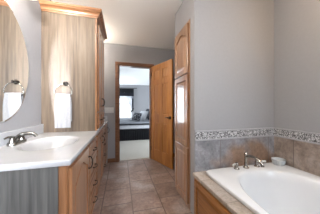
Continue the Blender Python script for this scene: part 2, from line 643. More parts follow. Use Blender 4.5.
# tiled surround and its mosaic border
struct('trim_2', box(0.752, XR - 0.008, YT - 0.008, YT, 0.468, 0.79), 'wall_tile_x', 'stone grey wall tiles at the faucet end of the tub', 'wall tile')
struct('trim_3', box(XR - 0.008, XR, -2.0, YT, 0.468, 0.79), 'wall_tile_y', 'brown grey wall tiles along the long side of the tub', 'wall tile')
struct('trim_4', box(0.752, XR - 0.010, YT - 0.010, YT, 0.808, 0.882), 'listello', 'scrolled mosaic border on the wall at the faucet end', 'tile border')
struct('trim_5', box(XR - 0.010, XR, -2.0, YT, 0.808, 0.882), 'listello', 'scrolled mosaic border on the wall along the tub', 'tile border')
lin = BM()
add_box(lin, 0.752, XR - 0.012, YT - 0.013, YT, 0.79, 0.808, 0.003)
add_box(lin, 0.752, XR - 0.012, YT - 0.013, YT, 0.882, 0.897, 0.003)
struct('trim_6', lin, 'liner', 'pale liners above and below the border at the faucet end', 'tile liner')
lin = BM()
add_box(lin, XR - 0.013, XR, -2.0, YT, 0.79, 0.808, 0.003)
add_box(lin, XR - 0.013, XR, -2.0, YT, 0.882, 0.897, 0.003)
struct('trim_7', lin, 'liner', 'pale liners above and below the border along the tub', 'tile liner')


# windows
def window(name, x0, x1, z0, z1, y, label, cols, rows):
    root = bpy.data.objects.new(name, None)
    COL.objects.link(root)
    root.location = ((x0 + x1) / 2, y, z0)
    WORLD[root.name] = Vector(root.location)
    tag(root, label, 'window', None, 'structure')
    fr = BM()
    fw = 0.045
    add_box(fr, x0, x0 + fw, y - 0.03, y + 0.05, z0, z1, 0.004)
    add_box(fr, x1 - fw, x1, y - 0.03, y + 0.05, z0, z1, 0.004)
    add_box(fr, x0 + fw, x1 - fw, y - 0.03, y + 0.05, z0, z0 + fw, 0.004)
    add_box(fr, x0 + fw, x1 - fw, y - 0.03, y + 0.05, z1 - fw, z1, 0.004)
    obj('frame', fr, 'white_frame', root)
    zm = (z0 + z1) / 2
    obj('meeting_rail', box(x0 + fw, x1 - fw, y - 0.02, y + 0.03, zm - 0.03, zm + 0.03, 0.004), 'white_frame', root)
    for k, (a, b) in enumerate(((z0 + fw, zm - 0.03), (zm + 0.03, z1 - fw))):
        mu = BM()
        for i in range(1, cols):
            xx = x0 + fw + (x1 - x0 - 2 * fw) * i / cols
            add_box(mu, xx - 0.013, xx + 0.013, y, y + 0.016, a, b)
        for i in range(1, rows):
            zz = a + (b - a) * i / rows
            add_box(mu, x0 + fw, x1 - fw, y, y + 0.016, zz - 0.013, zz + 0.013)
        if cols > 1 or rows > 1:
            obj('muntins', mu, 'white_frame', root)
        else:
            mu.free()
        obj('pane', box(x0 + fw, x1 - fw, y + 0.016, y + 0.021, a, b), 'pane', root)
    return root


window('window_1', -0.13, 0.58, 0.55, 2.08, BY + 0.05, 'bright white gridded bedroom window', 3, 2)
window('window_2', 0.10, 0.56, 0.85, 2.15, -3.05, 'narrow white window in the wall behind the viewer', 1, 1)

w3 = bpy.data.objects.new('window_3', None)
COL.objects.link(w3)
w3.location = (-1.45, 7.2, 0.35)
WORLD['window_3'] = Vector(w3.location)
tag(w3, 'tall white window in the bedroom side wall out of sight', 'window', None, 'structure')
fr = BM()
for a, b in ((6.6, 6.65), (7.175, 7.225), (7.75, 7.8)):
    add_box(fr, -1.48, -1.42, a, b, 0.35, 2.15, 0.004)
for a, b in ((0.35, 0.40), (2.10, 2.15)):
    add_box(fr, -1.479, -1.421, 6.65, 7.75, a, b)
obj('frame', fr, 'white_frame', w3)
for a, b in ((6.65, 7.175), (7.225, 7.75)):
    obj('pane', box(-1.452, -1.447, a, b, 0.40, 2.10), 'pane', w3)

# ------------------------------------------------------------------ the open six-panel door
HX, HY = DX1 + 0.002, YF - 0.02
ANG = math.atan2(2.576 - HY, 0.898 - HX)


def six_panel(w, h, t):
    bm = BM()
    add_box(bm, 0.01, w - 0.01, t * 0.3, t * 0.7, 0.01, h - 0.01)
    st, mu = 0.112, 0.10
    rails = [(0, 0.24), (0.82, 0.99), (1.60, 1.70), (h - 0.12, h)]
    add_box(bm, 0, st, 0, t, 0, h, 0.003, 1)
    add_box(bm, w - st, w, 0, t, 0, h, 0.003, 1)
    xm0, xm1 = w / 2 - mu / 2, w / 2 + mu / 2
    add_box(bm, xm0, xm1, 0.0005, t - 0.0005, 0.02, h - 0.02, 0.003, 1)
    for a, b in rails:
        add_box(bm, st, w - st, 0.001, t - 0.001, a, b, 0.003, 1)
    return bm, [(x0, x1, z0, z1) for (x0, x1) in ((st, xm0), (xm1, w - st)) for (z0, z1) in
                ((rails[0][1], rails[1][0]), (rails[1][1], rails[2][0]), (rails[2][1], rails[3][0]))]


def hinged(bm):
    return place(bm, (HX, HY, 0.012), ANG)


door = bpy.data.objects.new('door_1', None)
COL.objects.link(door)
door.location = (HX, HY, 0)
WORLD['door_1'] = Vector((HX, HY, 0))
tag(door, 'honey oak six panel door standing open in front of the tall cabinet', 'door', None, 'structure')
DW, DT = 0.70, 0.035
frame_bm, cells = six_panel(DW, 2.015, DT)
obj('frame', hinged(frame_bm), 'oak_door', door)
for (x0, x1, z0, z1) in cells:
    pb = BM()
    poly = [(x0, z0), (x1, z0), (x1, z1), (x0, z1)]
    add_raised(pb, poly, 0.012, 0.004, 0.035)
    pb2 = BM()
    add_raised(pb2, poly, 0.012, 0.004, 0.035)
    pb2.transform(Matrix.Translation((0, DT, 0)) @ Matrix.Scale(-1, 4, (0, 1, 0)))
    me = bpy.data.meshes.new('tmp')
    pb2.to_mesh(me)
    pb.from_mesh(me)
    bpy.data.meshes.remove(me)
    pb2.free()
    obj('panel', hinged(pb), 'oak_door', door)
hb = BM()
HZ = 0.935
for s, y0 in ((-1, 0.0), (1, DT)):
    add_lathe(hb, [(0.031, 0.0), (0.031, s * 0.006), (0.022, s * 0.012), (0.011, s * 0.014), (0.011, s * 0.045), (0.014, s * 0.05), (0.010, s * 0.056)],
              (DW - 0.05, y0, HZ), 'y', 20)
    yy = y0 + s * 0.047
    add_tube(hb, curve([(DW - 0.05, yy, HZ), (DW - 0.08, yy + s * 0.004, HZ + 0.004), (DW - 0.115, yy, HZ + 0.001), (DW - 0.15, yy - s * 0.004, HZ - 0.006)], 5),
             [0.011] * 5 + [0.0095] * 5 + [0.008] * 5 + [0.006], 10)
obj('lever_handle', hinged(hb), 'bronze', door, smooth=True, label='dark bronze lever handle')
for hz in (0.2, 1.0, 1.82):
    hg = BM()
    add_lathe(hg, [(0.006, 0), (0.006, 0.09)], (HX - 0.004, HY - 0.008, hz), 'z', 10)
    obj('hinge', hg, 'bronze', door, smooth=True)

# ------------------------------------------------------------------ vanity cabinet (long, along the left wall)
VX, VY0, VY1 = -0.285, 0.905, YF - 0.001      # front face, near end, far end
ZTOP = 0.87
van = thing('vanity_cabinet', 'long oak vanity cabinet with grey weathered end panel along left wall', 'cabinet', ((XL + VX) / 2, (VY0 + VY1) / 2, 0))
ep = BM()
add_box(ep, XL + 0.001, -0.585, VY0, VY0 + 0.018, 0, 0.838)
add_box(ep, -0.583, VX - 0.038, VY0, VY0 + 0.018, 0, 0.838)
obj('end_panel', ep, 'veneer_grey', van, label='grey weathered wood end panel facing the viewer')
obj('corner_stile', box(VX - 0.037, VX + 0.001, VY0 - 0.001, VY0 + 0.03, 0, 0.838, 0.003, 1), 'oak', van)
# face frame behind the doors
ff = BM()
FX = VX
add_box(ff, FX - 0.02, FX, VY0 + 0.03, VY1, 0.095, 0.125)
add_box(ff, FX - 0.02, FX, VY0 + 0.03, VY1, 0.80, 0.838)
banks = [('door', 0.935, 1.405), ('drawers', 1.435, 1.865), ('door', 1.895, 2.335), ('drawers', 2.365, 2.775), ('door', 2.805, 3.235)]
edges = [VY0 + 0.03] + [v for b_ in banks for v in b_[1:]] + [VY1]
for i in range(0, len(edges), 2):
    add_box(ff, FX - 0.02, FX, edges[i] - 0.012, edges[i + 1] + 0.012 if i + 1 < len(edges) - 1 else VY1, 0.0 if i == 0 else 0.125, 0.80)
obj('face_frame', ff, 'oak', van)
obj('interior', box(XL + 0.02, FX - 0.021, VY0 + 0.02, VY1 - 0.02, 0.10, 0.60), 'dark_gap', van)
obj('toe_kick', box(FX - 0.06, FX - 0.03, VY0 + 0.03, VY1, 0, 0.094), 'oak_across', van)


def pull_bm(half=0.048):
    """arched bar pull: along local x, standing off toward -y."""
    bm = BM()
    add_tube(bm, curve([(-half, 0.0, 0), (-half * 0.96, -0.018, 0), (-half * 0.5, -0.028, 0.0), (0, -0.031, 0), (half * 0.5, -0.028, 0), (half * 0.96, -0.018, 0), (half, 0, 0)], 4), 0.0045, 8)
    for s in (-1, 1):
        add_lathe(bm, [(0.009, 0.0), (0.008, -0.004), (0.005, -0.007)], (s * half, 0, 0), 'y', 10)
    return bm


def front_door(parent, y0, y1, z0, z1, arch, pull_y, pull_z, face_x=FX, facing=1, mat='oak', stile=0.055, name='door'):
    """door on a face at X = face_x; facing +1 looks toward +X, -1 toward -X."""
    w_, h_ = y1 - y0, z1 - z0
    fr, pn = panel_door(w_, h_, 0.02, stile, arch)
    loc, rz = ((face_x + 0.0205, y0, z0), PI / 2) if facing > 0 else ((face_x - 0.0205, y1, z0), -PI / 2)
    d = obj(name, place(fr, loc, rz), mat, parent)
    obj('raised_panel', place(pn, loc, rz), mat, d)
    if pull_z is not None:
        p = pull_bm()
        p.transform(Matrix.Rotation(PI / 2, 4, 'Y'))
        obj('pull', place(p, (face_x + facing * 0.021, pull_y, pull_z), rz), 'bronze', d, smooth=True)
    return d


def drawer(parent, y0, y1, z0, z1):
    fr, pn = panel_door(y1 - y0, z1 - z0, 0.02, 0.032)
    loc, rz = (FX + 0.0205, y0, z0), PI / 2
    d = obj('drawer', place(fr, loc, rz), 'oak_across', parent)
    obj('raised_panel', place(pn, loc, rz), 'oak_across', d)
    obj('pull', place(pull_bm(), (FX + 0.0185, (y0 + y1) / 2, (z0 + z1) / 2), rz), 'bronze', d, smooth=True)


for k, (kind, y0, y1) in enumerate(banks):
    if kind == 'door':
        front_door(van, y0, y1, 0.118, 0.806, 0.075, y1 - 0.03, 0.68)
    else:
        zs = [0.118, 0.29, 0.46, 0.635, 0.806]
        for a, b in zip(zs[:-1], zs[1:]):
            drawer(van, y0, y1, a + 0.006, b - 0.006)


# ------------------------------------------------------------------ countertop with moulded basins
def smooth01(t):
    t = max(0.0, min(1.0, t))
    return t * t * (3 - 2 * t)


CX1, CY0, CY1 = -0.262, 0.885, YF - 0.001
SINKS = [(-0.535, 1.375), (-0.525, 2.88)]
SA, SB = 0.175, 0.225


def counter_z(x, y):
    z = ZTOP
    for sx, sy in SINKS:
        r = math.sqrt(((x - sx) / SA) ** 2 + ((y - sy) / SB) ** 2)
        if r < 1.12:
            z -= 0.006 * smooth01((1.12 - r) / 0.12)
        if r < 1.0:
            z -= 0.13 * (1 - r ** 2.6) ** 0.75
    return z


def counter_mesh():
    bm = BM()
    xs = [XL + 0.001 + (CX1 - XL - 0.001) * i / 56 for i in range(57)]
    ys = []
    y = CY0
    while y < CY1:
        ys.append(y)
        y += 0.0105 if (y < 1.70 or y > 2.62) else 0.08
    ys.append(CY1)
    grid = [[bm.verts.new((x, yy, counter_z(x, yy))) for yy in ys] for x in xs]
    for i in range(len(xs) - 1):
        for j in range(len(ys) - 1):
            bm.faces.new((grid[i][j], grid[i + 1][j], grid[i + 1][j + 1], grid[i][j + 1]))
    # rounded front lip and near edge, down to the underside
    rim = [grid[i][0] for i in range(len(xs))] + [grid[-1][j] for j in range(1, len(ys))]
    prev = rim
    for dx, dz in ((0.004, -0.002), (0.006, -0.006), (0.006, -0.026), (0.002, -0.031), (-0.03, -0.031)):
        nxt = []
        for k, v in enumerate(rim):
            ox = dx if k >= len(xs) - 1 else 0
            oy = -dx if k < len(xs) else 0
            nxt.append(bm.verts.new((v.co.x + ox, v.co.y + oy, ZTOP + dz)))
        for k in range(len(rim) - 1):
            bm.faces.new((prev[k], prev[k + 1], nxt[k + 1], nxt[k]))
        prev = nxt
    return bm


top = thing('vanity_countertop', 'glossy white vanity countertop with moulded oval basin', 'countertop', ((XL + CX1) / 2, 2.0, 0.84))
obj('slab', counter_mesh(), 'marble', top, smooth=True)
obj('backsplash', box(XL + 0.001, XL + 0.021, CY0, CY1 - 0.021, ZTOP - 0.002, 0.965, 0.005), 'marble', top)
obj('end_splash', box(XL + 0.021, CX1 - 0.01, CY1 - 0.02, CY1, ZTOP - 0.002, 0.965, 0.005), 'marble', top)
dr = BM()
add_lathe(dr, [(0.022, 0.0), (0.022, 0.003), (0.016, 0.005), (0.012, 0.003), (0.0, 0.003)], (SINKS[0][0], SINKS[0][1], counter_z(*SINKS[0])), 'z', 20)
obj('drain', dr, 'chrome', top, smooth=True)

# ------------------------------------------------------------------ linen tower standing on the countertop
TX1, TY0, TY1, TZ1 = -0.272, 1.88, 2.50, 2.20
tow = thing('linen_tower', 'tall pale wood linen tower with oak crown standing on the vanity countertop', 'cabinet', ((XL + TX1) / 2, (TY0 + TY1) / 2, ZTOP))
def notched(y0):
    return add_prism(BM(), [(XL + 0.022, ZTOP + 0.0005), (TX1 - 0.022, ZTOP + 0.0005), (TX1 - 0.022, TZ1), (XL + 0.001, TZ1), (XL + 0.001, 0.967), (XL + 0.022, 0.967)], y0, y0 + 0.018)


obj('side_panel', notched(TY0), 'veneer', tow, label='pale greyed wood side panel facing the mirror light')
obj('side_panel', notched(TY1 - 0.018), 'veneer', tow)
obj('top_panel', box(XL + 0.002, TX1 - 0.022, TY0 + 0.018, TY1 - 0.018, TZ1 - 0.03, TZ1), 'oak_across', tow)
obj('back_panel', box(XL + 0.022, XL + 0.034, TY0 + 0.018, TY1 - 0.018, ZTOP, TZ1 - 0.03), 'dark_gap', tow)
tf = BM()
for a, b in ((TY0, TY0 + 0.045), (2.175, 2.205), (TY1 - 0.045, TY1)):
    add_box(tf, TX1 - 0.022, TX1, a, b, ZTOP, TZ1)
for a, b in ((ZTOP, ZTOP + 0.03), (1.075, 1.105), (TZ1 - 0.09, TZ1)):
    add_box(tf, TX1 - 0.0215, TX1 - 0.0005, TY0 + 0.04, TY1 - 0.04, a, b)
obj('face_frame', tf, 'oak', tow)
for (y0, y1, py) in ((TY0 + 0.03, 2.185, 2.155), (2.195, TY1 - 0.03, 2.225)):
    front_door(tow, y0, y1, 1.095, TZ1 - 0.075, 0.04, py, 1.21, TX1, 1, 'oak', 0.05)
    fr, pn = panel_door(y1 - y0, 0.185, 0.02, 0.03)
    d = obj('drawer', place(fr, (TX1 + 0.0205, y0, 0.893), PI / 2), 'oak_across', tow)
    obj('raised_panel', place(pn, (TX1 + 0.0205, y0, 0.893), PI / 2), 'oak_across', d)
    obj('pull', place(pull_bm(0.035), (TX1 + 0.019, (y0 + y1) / 2, 0.985), PI / 2), 'bronze', d, smooth=True)


def crown_profile():
    # (outward, height)
    return [(0.0, 0.0), (0.008, 0.0), (0.010, 0.012), (0.018, 0.018), (0.022, 0.034), (0.034, 0.050), (0.048, 0.058), (0.052, 0.066), (0.058, 0.070), (0.058, 0.088), (0.0, 0.088)]


def crown():
    bm = BM()
    z0 = TZ1 - 0.022
    P = crown_profile()
    path = []
    rings = [[], [], [], []]
    for d, h in P:
        rings[0].append(Vector((XL + 0.003, TY0 - d, z0 + h)))
        rings[1].append(Vector((TX1 + d, TY0 - d, z0 + h)))
        rings[2].append(Vector((TX1 + d, TY1 + d, z0 + h)))
        rings[3].append(Vector((XL + 0.003, TY1 + d, z0 + h)))
    return add_loft(bm, rings, True, True)


obj('crown_moulding', crown(), 'oak_sideways', tow, label='stepped honey oak crown moulding')

# ------------------------------------------------------------------ towel ring and hand towel on the tower side
RX, RZ = -0.592, 1.405
yS = TY0
ring = thing('towel_ring', 'bronze mounted towel ring on the pale side of the linen tower', 'towel ring', (RX, yS, RZ))
mb = BM()
add_lathe(mb, [(0.027, 0.0), (0.027, -0.006), (0.020, -0.012), (0.011, -0.016), (0.010, -0.045), (0.014, -0.05), (0.014, -0.06), (0.008, -0.064)], (RX, yS, RZ), 'y', 20)
obj('mount', mb, 'bronze', ring, smooth=True)
rr = 0.082
cy = yS - 0.054
rb = BM()
pts = []
for i in range(41):
    a = PI / 2 + 2 * PI * i / 40 * 0.9999
    pts.append((RX - 0.008 + rr * math.cos(a), cy, RZ - 0.012 - rr + rr * math.sin(a)))
add_tube(rb, pts, 0.0048, 10, False)
bmesh.ops.remove_doubles(rb, verts=rb.verts[:], dist=1e-5)
obj('ring', rb, 'nickel', ring, smooth=True, label='brushed metal ring')


def towel_bm(xc, w, zt, z_front, z_back, yc):
    """cloth folded over the ring's lower bar: a thick closed sheet with soft folds."""
    bm = BM()
    nU = 24
    path = []
    n = 14
    for k in range(n + 1):
        t = k / n
        path.append((-0.016 - 0.004 * math.sin(3 * t), z_front + (zt - z_front) * t))
    for k in range(1, 7):
        a = PI * k / 7
        path.append((-0.016 * math.cos(a), zt + 0.014 * math.sin(a)))
    for k in range(n + 1):
        t = k / n
        path.append((0.016, zt + (z_back - zt) * t))
    th = 0.0045
    rows_o, rows_i = [], []
    for k, (dy, z) in enumerate(path):
        a = path[max(k - 1, 0)]
        b = path[min(k + 1, len(path) - 1)]
        ty, tz = b[0] - a[0], b[1] - a[1]
        L = math.hypot(ty, tz) or 1
        ny, nz = -tz / L, ty / L
        ro, ri = [], []
        drop = max(0.0, (zt - z)) / (zt - z_front)
        ww = w * (0.90 + 0.10 * smooth01(drop * 3))
        for i in range(nU + 1):
            u = i / nU
            x = xc + (u - 0.5) * ww
            f = 0.005 * math.sin(u * 9 + 1.0) * (0.3 + drop) + 0.003 * math.sin(u * 21)
            f *= 1 if dy <= 0 else 0.35
            ro.append(Vector((x, yc + dy + f + ny * th, z + nz * th)))
            ri.append(Vector((x, yc + dy + f - ny * th, z - nz * th)))
        rows_o.append(ro)
        rows_i.append(ri)
    rings = [o_ + list(reversed(i_)) for o_, i_ in zip(rows_o, rows_i)]
    return add_loft(bm, rings, True, True)


tzt = RZ - 0.012 - 2 * rr + 0.008
tw = obj('hand_towel', towel_bm(RX - 0.008, 0.152, tzt + 0.035, 0.925, 0.99, cy), 'towel', None, (RX - 0.008, cy, 0.925), True)
tag(tw, 'white hand towel hanging folded through the towel ring', 'towel')

# ------------------------------------------------------------------ oval mirror
MY, MZ, MA, MB_ = 1.275, 1.485, 0.375, 0.458
mir = thing('wall_mirror', 'large oval mirror with slanted glass edge on the grey wall above the basin', 'mirror', (XL, MY, MZ - MB_))


def oval(a, b, x, n=96):
    return [Vector((x, MY + a * math.cos(2 * PI * i / n), MZ + b * math.sin(2 * PI * i / n))) for i in range(n)]


obj('glass', add_loft(BM(), [oval(MA - 0.014, MB_ - 0.014, XL + 0.004), oval(MA - 0.014, MB_ - 0.014, XL + 0.0095)], True, True), 'mirror', mir)
bv = BM()
add_loft(bv, [oval(MA - 0.014, MB_ - 0.014, XL + 0.0095), oval(MA, MB_, XL + 0.0055), oval(MA, MB_, XL + 0.0015), oval(MA - 0.014, MB_ - 0.014, XL + 0.0015), oval(MA - 0.014, MB_ - 0.014, XL + 0.0095)], False, False)
obj('bevelled_edge', bv, 'mirror', mir)

# ------------------------------------------------------------------ vanity light above the mirror
VLZ = 2.155


def vanity_light(ys, label, watts):
    ym = sum(ys) / len(ys)
    vl = thing('vanity_light', label, 'wall light', (XL, ym, VLZ), 'vanity lights on the left wall')
    obj('back_plate', box(XL + 0.0005, XL + 0.025, ys[0] - 0.05, ys[-1] + 0.05, VLZ - 0.05, VLZ + 0.05, 0.008), 'nickel', vl)
    for yy in ys:
        ab = BM()
        add_tube(ab, curve([(XL + 0.02, yy, VLZ), (XL + 0.08, yy, VLZ + 0.02), (XL + 0.13, yy, VLZ + 0.005), (XL + 0.14, yy, VLZ - 0.03)], 6), 0.009, 10)
        obj('arm', ab, 'nickel', vl, smooth=True)
        sb = BM()
        prof = [(0.026, 0.0), (0.034, -0.015), (0.040, -0.05), (0.050, -0.09), (0.062, -0.118), (0.059, -0.117), (0.047, -0.09), (0.037, -0.05), (0.030, -0.016), (0.022, -0.004)]
        add_lathe(sb, prof, (XL + 0.14, yy, VLZ - 0.03), 'z', 28, False, False)
        sh = obj('glass_shade', sb, 'shade_glass', vl, smooth=True)
        bb = BM()
        add_lathe(bb, [(0.010, 0.0), (0.013, -0.012), (0.021, -0.03), (0.022, -0.045), (0.014, -0.062), (0.002, -0.067)], (XL + 0.14, yy, VLZ - 0.036), 'z', 16)
        obj('bulb', bb, 'bulb', sh, smooth=True)
        lamp('vanity_bulb_light', (XL + 0.14, yy, VLZ - 0.155), 0.5, (1.0, 0.76, 0.5), 0.03)
        lamp('ceiling_fill_at_vanity', (XL + 0.14, yy, VLZ + 0.06), watts if yy < 1.3 or yy > 2 else 1.5, (1.0, 0.90, 0.78), 0.06)  # added fill that brightens the ceiling, no bulb stands here


vanity_light((0.77, 1.07, 1.37), 'wall light bar with glass bell shades above the oval mirror', 19.0)
vanity_light((2.68, 2.88, 3.08), 'wall light bar with glass bell shades hidden beyond the linen tower', 6.0)

# ------------------------------------------------------------------ basin faucet (centreset)
fx, fy, fz = -0.757, 1.365, ZTOP
fau = thing('basin_faucet', 'brushed nickel centreset faucet with lever handles behind the white basin', 'faucet', (fx, fy, fz))
bb = BM()
R = []
for (s, z) in ((1.0, 0.0), (1.0, 0.012), (0.93, 0.020), (0.75, 0.024)):
    ring_pts = []
    for i in range(40):
        a = 2 * PI * i / 40
        c_, s_ = math.cos(a), math.sin(a)
        ring_pts.append(Vector((fx + 0.030 * s * c_, fy + (0.052 * (1 if s_ > 0 else -1) * min(1, abs(s_) * 4) + 0.030 * s * s_), fz + 0.0004 + z)))
    R.append(ring_pts)
add_loft(bb, R)
obj('base_plate', bb, 'nickel', fau, smooth=True)
sp = BM()
add_tube(sp, curve([(fx - 0.004, fy, fz + 0.02), (fx - 0.002, fy, fz + 0.042), (fx + 0.028, fy, fz + 0.068), (fx + 0.07, fy, fz + 0.076), (fx + 0.108, fy, fz + 0.068), (fx + 0.124, fy, fz + 0.050)], 5),
         [0.018] * 6 + [0.016] * 6 + [0.0135] * 6 + [0.012] * 8, 14)
obj('spout', sp, 'nickel', fau, smooth=True)
for s in (-1, 1):
    hbm = BM()
    hy = fy + s * 0.052
    add_lathe(hbm, [(0.021, 0.018), (0.020, 0.03), (0.016, 0.045), (0.018, 0.055), (0.016, 0.064), (0.006, 0.069)], (fx, hy, fz), 'z', 18)
    add_tube(hbm, curve([(fx, hy, fz + 0.058), (fx + 0.004, hy + s * 0.03, fz + 0.066), (fx + 0.006, hy + s * 0.062, fz + 0.068), (fx + 0.006, hy + s * 0.085, fz + 0.064)], 5),
             [0.009] * 5 + [0.0075] * 5 + [0.006] * 6, 10)
    obj('handle', hbm, 'nickel', fau, smooth=True)

# ------------------------------------------------------------------ tall oak cabinet on the right
KX, KY0, KY1, KZ = 0.742, YT + 0.102, 1.985, 2.13
tall = thing('tall_linen_cabinet', 'tall oak linen cabinet with three stacked doors built into the wall', 'cabinet', (1.0, (KY0 + KY1) / 2, 0))
kb = BM()
add_box(kb, KX + 0.02, 1.295, KY0, KY0 + 0.018, 0, KZ)
add_box(kb, KX + 0.02, 1.295, KY1 - 0.018, KY1, 0, KZ)
add_box(kb, KX + 0.02, 1.295, KY0 + 0.018, KY1 - 0.018, KZ - 0.018, KZ)
obj('carcass', kb, 'oak_lit', tall)
kf = BM()
add_box(kf, KX, KX + 0.02, KY0, KY0 + 0.032, 0, KZ)
add_box(kf, KX, KX + 0.02, KY1 - 0.03, KY1, 0, KZ)
for a, b in ((0, 0.07), (0.672, 0.70), (1.512, 1.545), (KZ - 0.05, KZ)):
    add_box(kf, KX + 0.0005, KX + 0.02, KY0 + 0.03, KY1 - 0.03, a, b)
obj('face_frame', kf, 'oak_lit', tall)
obj('interior', box(KX + 0.05, 1.28, KY0 + 0.019, KY1 - 0.019, 0.02, KZ - 0.02), 'dark_gap', tall)
for (z0, z1, ar) in ((0.055, 0.675, 0.0), (0.692, 1.518, 0.0), (1.536, KZ - 0.035, 0.05)):
    front_door(tall, KY0 + 0.022, KY1 - 0.015, z0, z1, ar, None, None, KX, -1, 'oak_lit', 0.06)

# ------------------------------------------------------------------ tub deck with oak front
DKZ, DNX = 0.468, 0.718
deck = thing('tub_deck', 'tub surround with sandy tiled ledge and oak panelled front', 'tub surround', (0.78, 0.3, 0))
db = BM()
TUBX0, TUBX1, TUBY0, TUBY1 = 0.822, XR - 0.014, -0.28, 1.385
add_box(db, DNX, TUBX0 + 0.03, -0.60, YT - 0.009, DKZ - 0.035, DKZ, 0.003, 1)
add_box(db, TUBX0 + 0.03, XR - 0.009, TUBY1 - 0.03, YT - 0.009, DKZ - 0.035, DKZ)
add_box(db, TUBX0 + 0.03, XR - 0.009, -0.60, TUBY0 + 0.03, DKZ - 0.035, DKZ)
obj('tiled_ledge', db, 'deck_tile', deck, (0, 0, 0), label='sandy grey tiled ledge')
DFX = 0.742
fb = BM()
add_box(fb, DFX, DFX + 0.02, -0.60, YT - 0.002, 0, 0.07)
add_box(fb, DFX - 0.0005, DFX + 0.02, -0.60, YT - 0.002, DKZ - 0.075, DKZ - 0.036)
ds = [(-0.55, 0.05), (0.09, 0.70), (0.74, YT - 0.045)]
for a, b in ((-0.60, -0.55), (0.05, 0.09), (0.70, 0.74), (YT - 0.045, YT - 0.002)):
    add_box(fb, DFX - 0.0002, DFX + 0.02, a, b, 0.07, DKZ - 0.075)
obj('front_frame', fb, 'oak_gold', deck)
for a, b in ds:
    front_door(deck, a - 0.012, b + 0.012, 0.05, DKZ - 0.062, 0.0, None, None, DFX, -1, 'oak_gold', 0.05, 'front_panel')

# ------------------------------------------------------------------ bathtub
RIM = 0.497
tub = thing('bathtub', 'large white drop in bathtub with oval basin set in the tiled ledge', 'bathtub', ((TUBX0 + TUBX1) / 2, (TUBY0 + TUBY1) / 2, 0.05))
TCX, TCY, TA, TB = (TUBX0 + TUBX1) / 2 - 0.002, (TUBY0 + 0.09 + TUBY1 - 0.13) / 2, 0.432, (TUBY1 - 0.13 - TUBY0 - 0.09) / 2
NT = 112


def tub_angle(i):
    return 2 * PI * i / NT


def sup(a, b, ang, n):
    c_, s_ = math.cos(ang), math.sin(ang)
    r = (abs(c_) ** n + abs(s_) ** n) ** (-1.0 / n)
    return a * r * c_, b * r * s_


def rect_ring(off, z):
    out = []
    hx, hy = (TUBX1 - TUBX0) / 2, (TUBY1 - TUBY0) / 2
    mx, my = (TUBX0 + TUBX1) / 2, (TUBY0 + TUBY1) / 2
    for i in range(NT):
        x, y = sup(hx - off, hy - off, tub_angle(i), 22)
        out.append(Vector((mx + x, my + y, z)))
    return out


def oval_ring(s, z, n, dy=0.0):
    out = []
    for i in range(NT):
        x, y = sup(TA * s, TB * s, tub_angle(i), n)
        out.append(Vector((TCX + x, TCY + y + dy, z)))
    return out


tb = BM()
rings = [rect_ring(0.004, DKZ + 0.0005), rect_ring(0.0, DKZ + 0.006), rect_ring(0.0, RIM - 0.008), rect_ring(0.003, RIM - 0.002), rect_ring(0.010, RIM),
         oval_ring(1.03, RIM, 2.5), oval_ring(1.0, RIM - 0.004, 2.5), oval_ring(0.975, RIM - 0.018, 2.5), oval_ring(0.945, RIM - 0.08, 2.5),
         oval_ring(0.90, RIM - 0.20, 2.5), oval_ring(0.85, RIM - 0.32, 2.6), oval_ring(0.80, RIM - 0.385, 2.7), oval_ring(0.70, RIM - 0.41, 2.7), oval_ring(0.4, RIM - 0.415, 2.5), oval_ring(0.05, RIM - 0.417, 2)]
add_loft(tb, rings, False, True)
obj('shell', tb, 'acrylic', tub, smooth=True)
# ------------------------------------------------------------------ tub faucet (spout and two levers on the rim)
tf_ = thing('tub_faucet', 'polished nickel arched tub faucet with two levers on the white tub rim', 'faucet', (1.29, 1.315, RIM))
sx, sy = 1.295, 1.322
s1 = BM()
add_lathe(s1, [(0.030, 0.0003), (0.030, 0.006), (0.021, 0.014), (0.017, 0.03), (0.019, 0.05), (0.016, 0.06), (0.016, 0.13), (0.020, 0.138), (0.020, 0.150), (0.012, 0.160), (0.009, 0.168), (0.003, 0.172)], (sx, sy, RIM), 'z', 22)
add_tube(s1, curve([(sx, sy, RIM + 0.118), (sx + 0.004, sy - 0.045, RIM + 0.136), (sx + 0.008, sy - 0.10, RIM + 0.140), (sx + 0.012, sy - 0.150, RIM + 0.124), (sx + 0.014, sy - 0.178, RIM + 0.095), (sx + 0.014, sy - 0.182, RIM + 0.078)], 6),
         [0.015] * 12 + [0.0145] * 10 + [0.0145] * 6 + [0.016] * 3, 14)
obj('spout', s1, 'chrome', tf_, smooth=True)
for hx_, s in ((1.175, -1), (1.440, 1)):
    h1 = BM()
    add_lathe(h1, [(0.028, 0.0003), (0.028, 0.006), (0.020, 0.014), (0.016, 0.028), (0.020, 0.042), (0.020, 0.056), (0.013, 0.066), (0.004, 0.070)], (hx_, sy, RIM), 'z', 20)
    hd = obj('handle', h1, 'chrome', tf_, smooth=True)
    l1 = BM()
    add_tube(l1, curve([(hx_ + s * 0.012, sy, RIM + 0.052), (hx_ + s * 0.035, sy - 0.012, RIM + 0.056), (hx_ + s * 0.062, sy - 0.03, RIM + 0.060), (hx_ + s * 0.078, sy - 0.04, RIM + 0.058)], 5),
             [0.007] * 5 + [0.0095] * 6 + [0.011] * 4 + [0.006], 12)
    obj('lever', l1, 'porcelain', hd, smooth=True, label='cream porcelain lever')

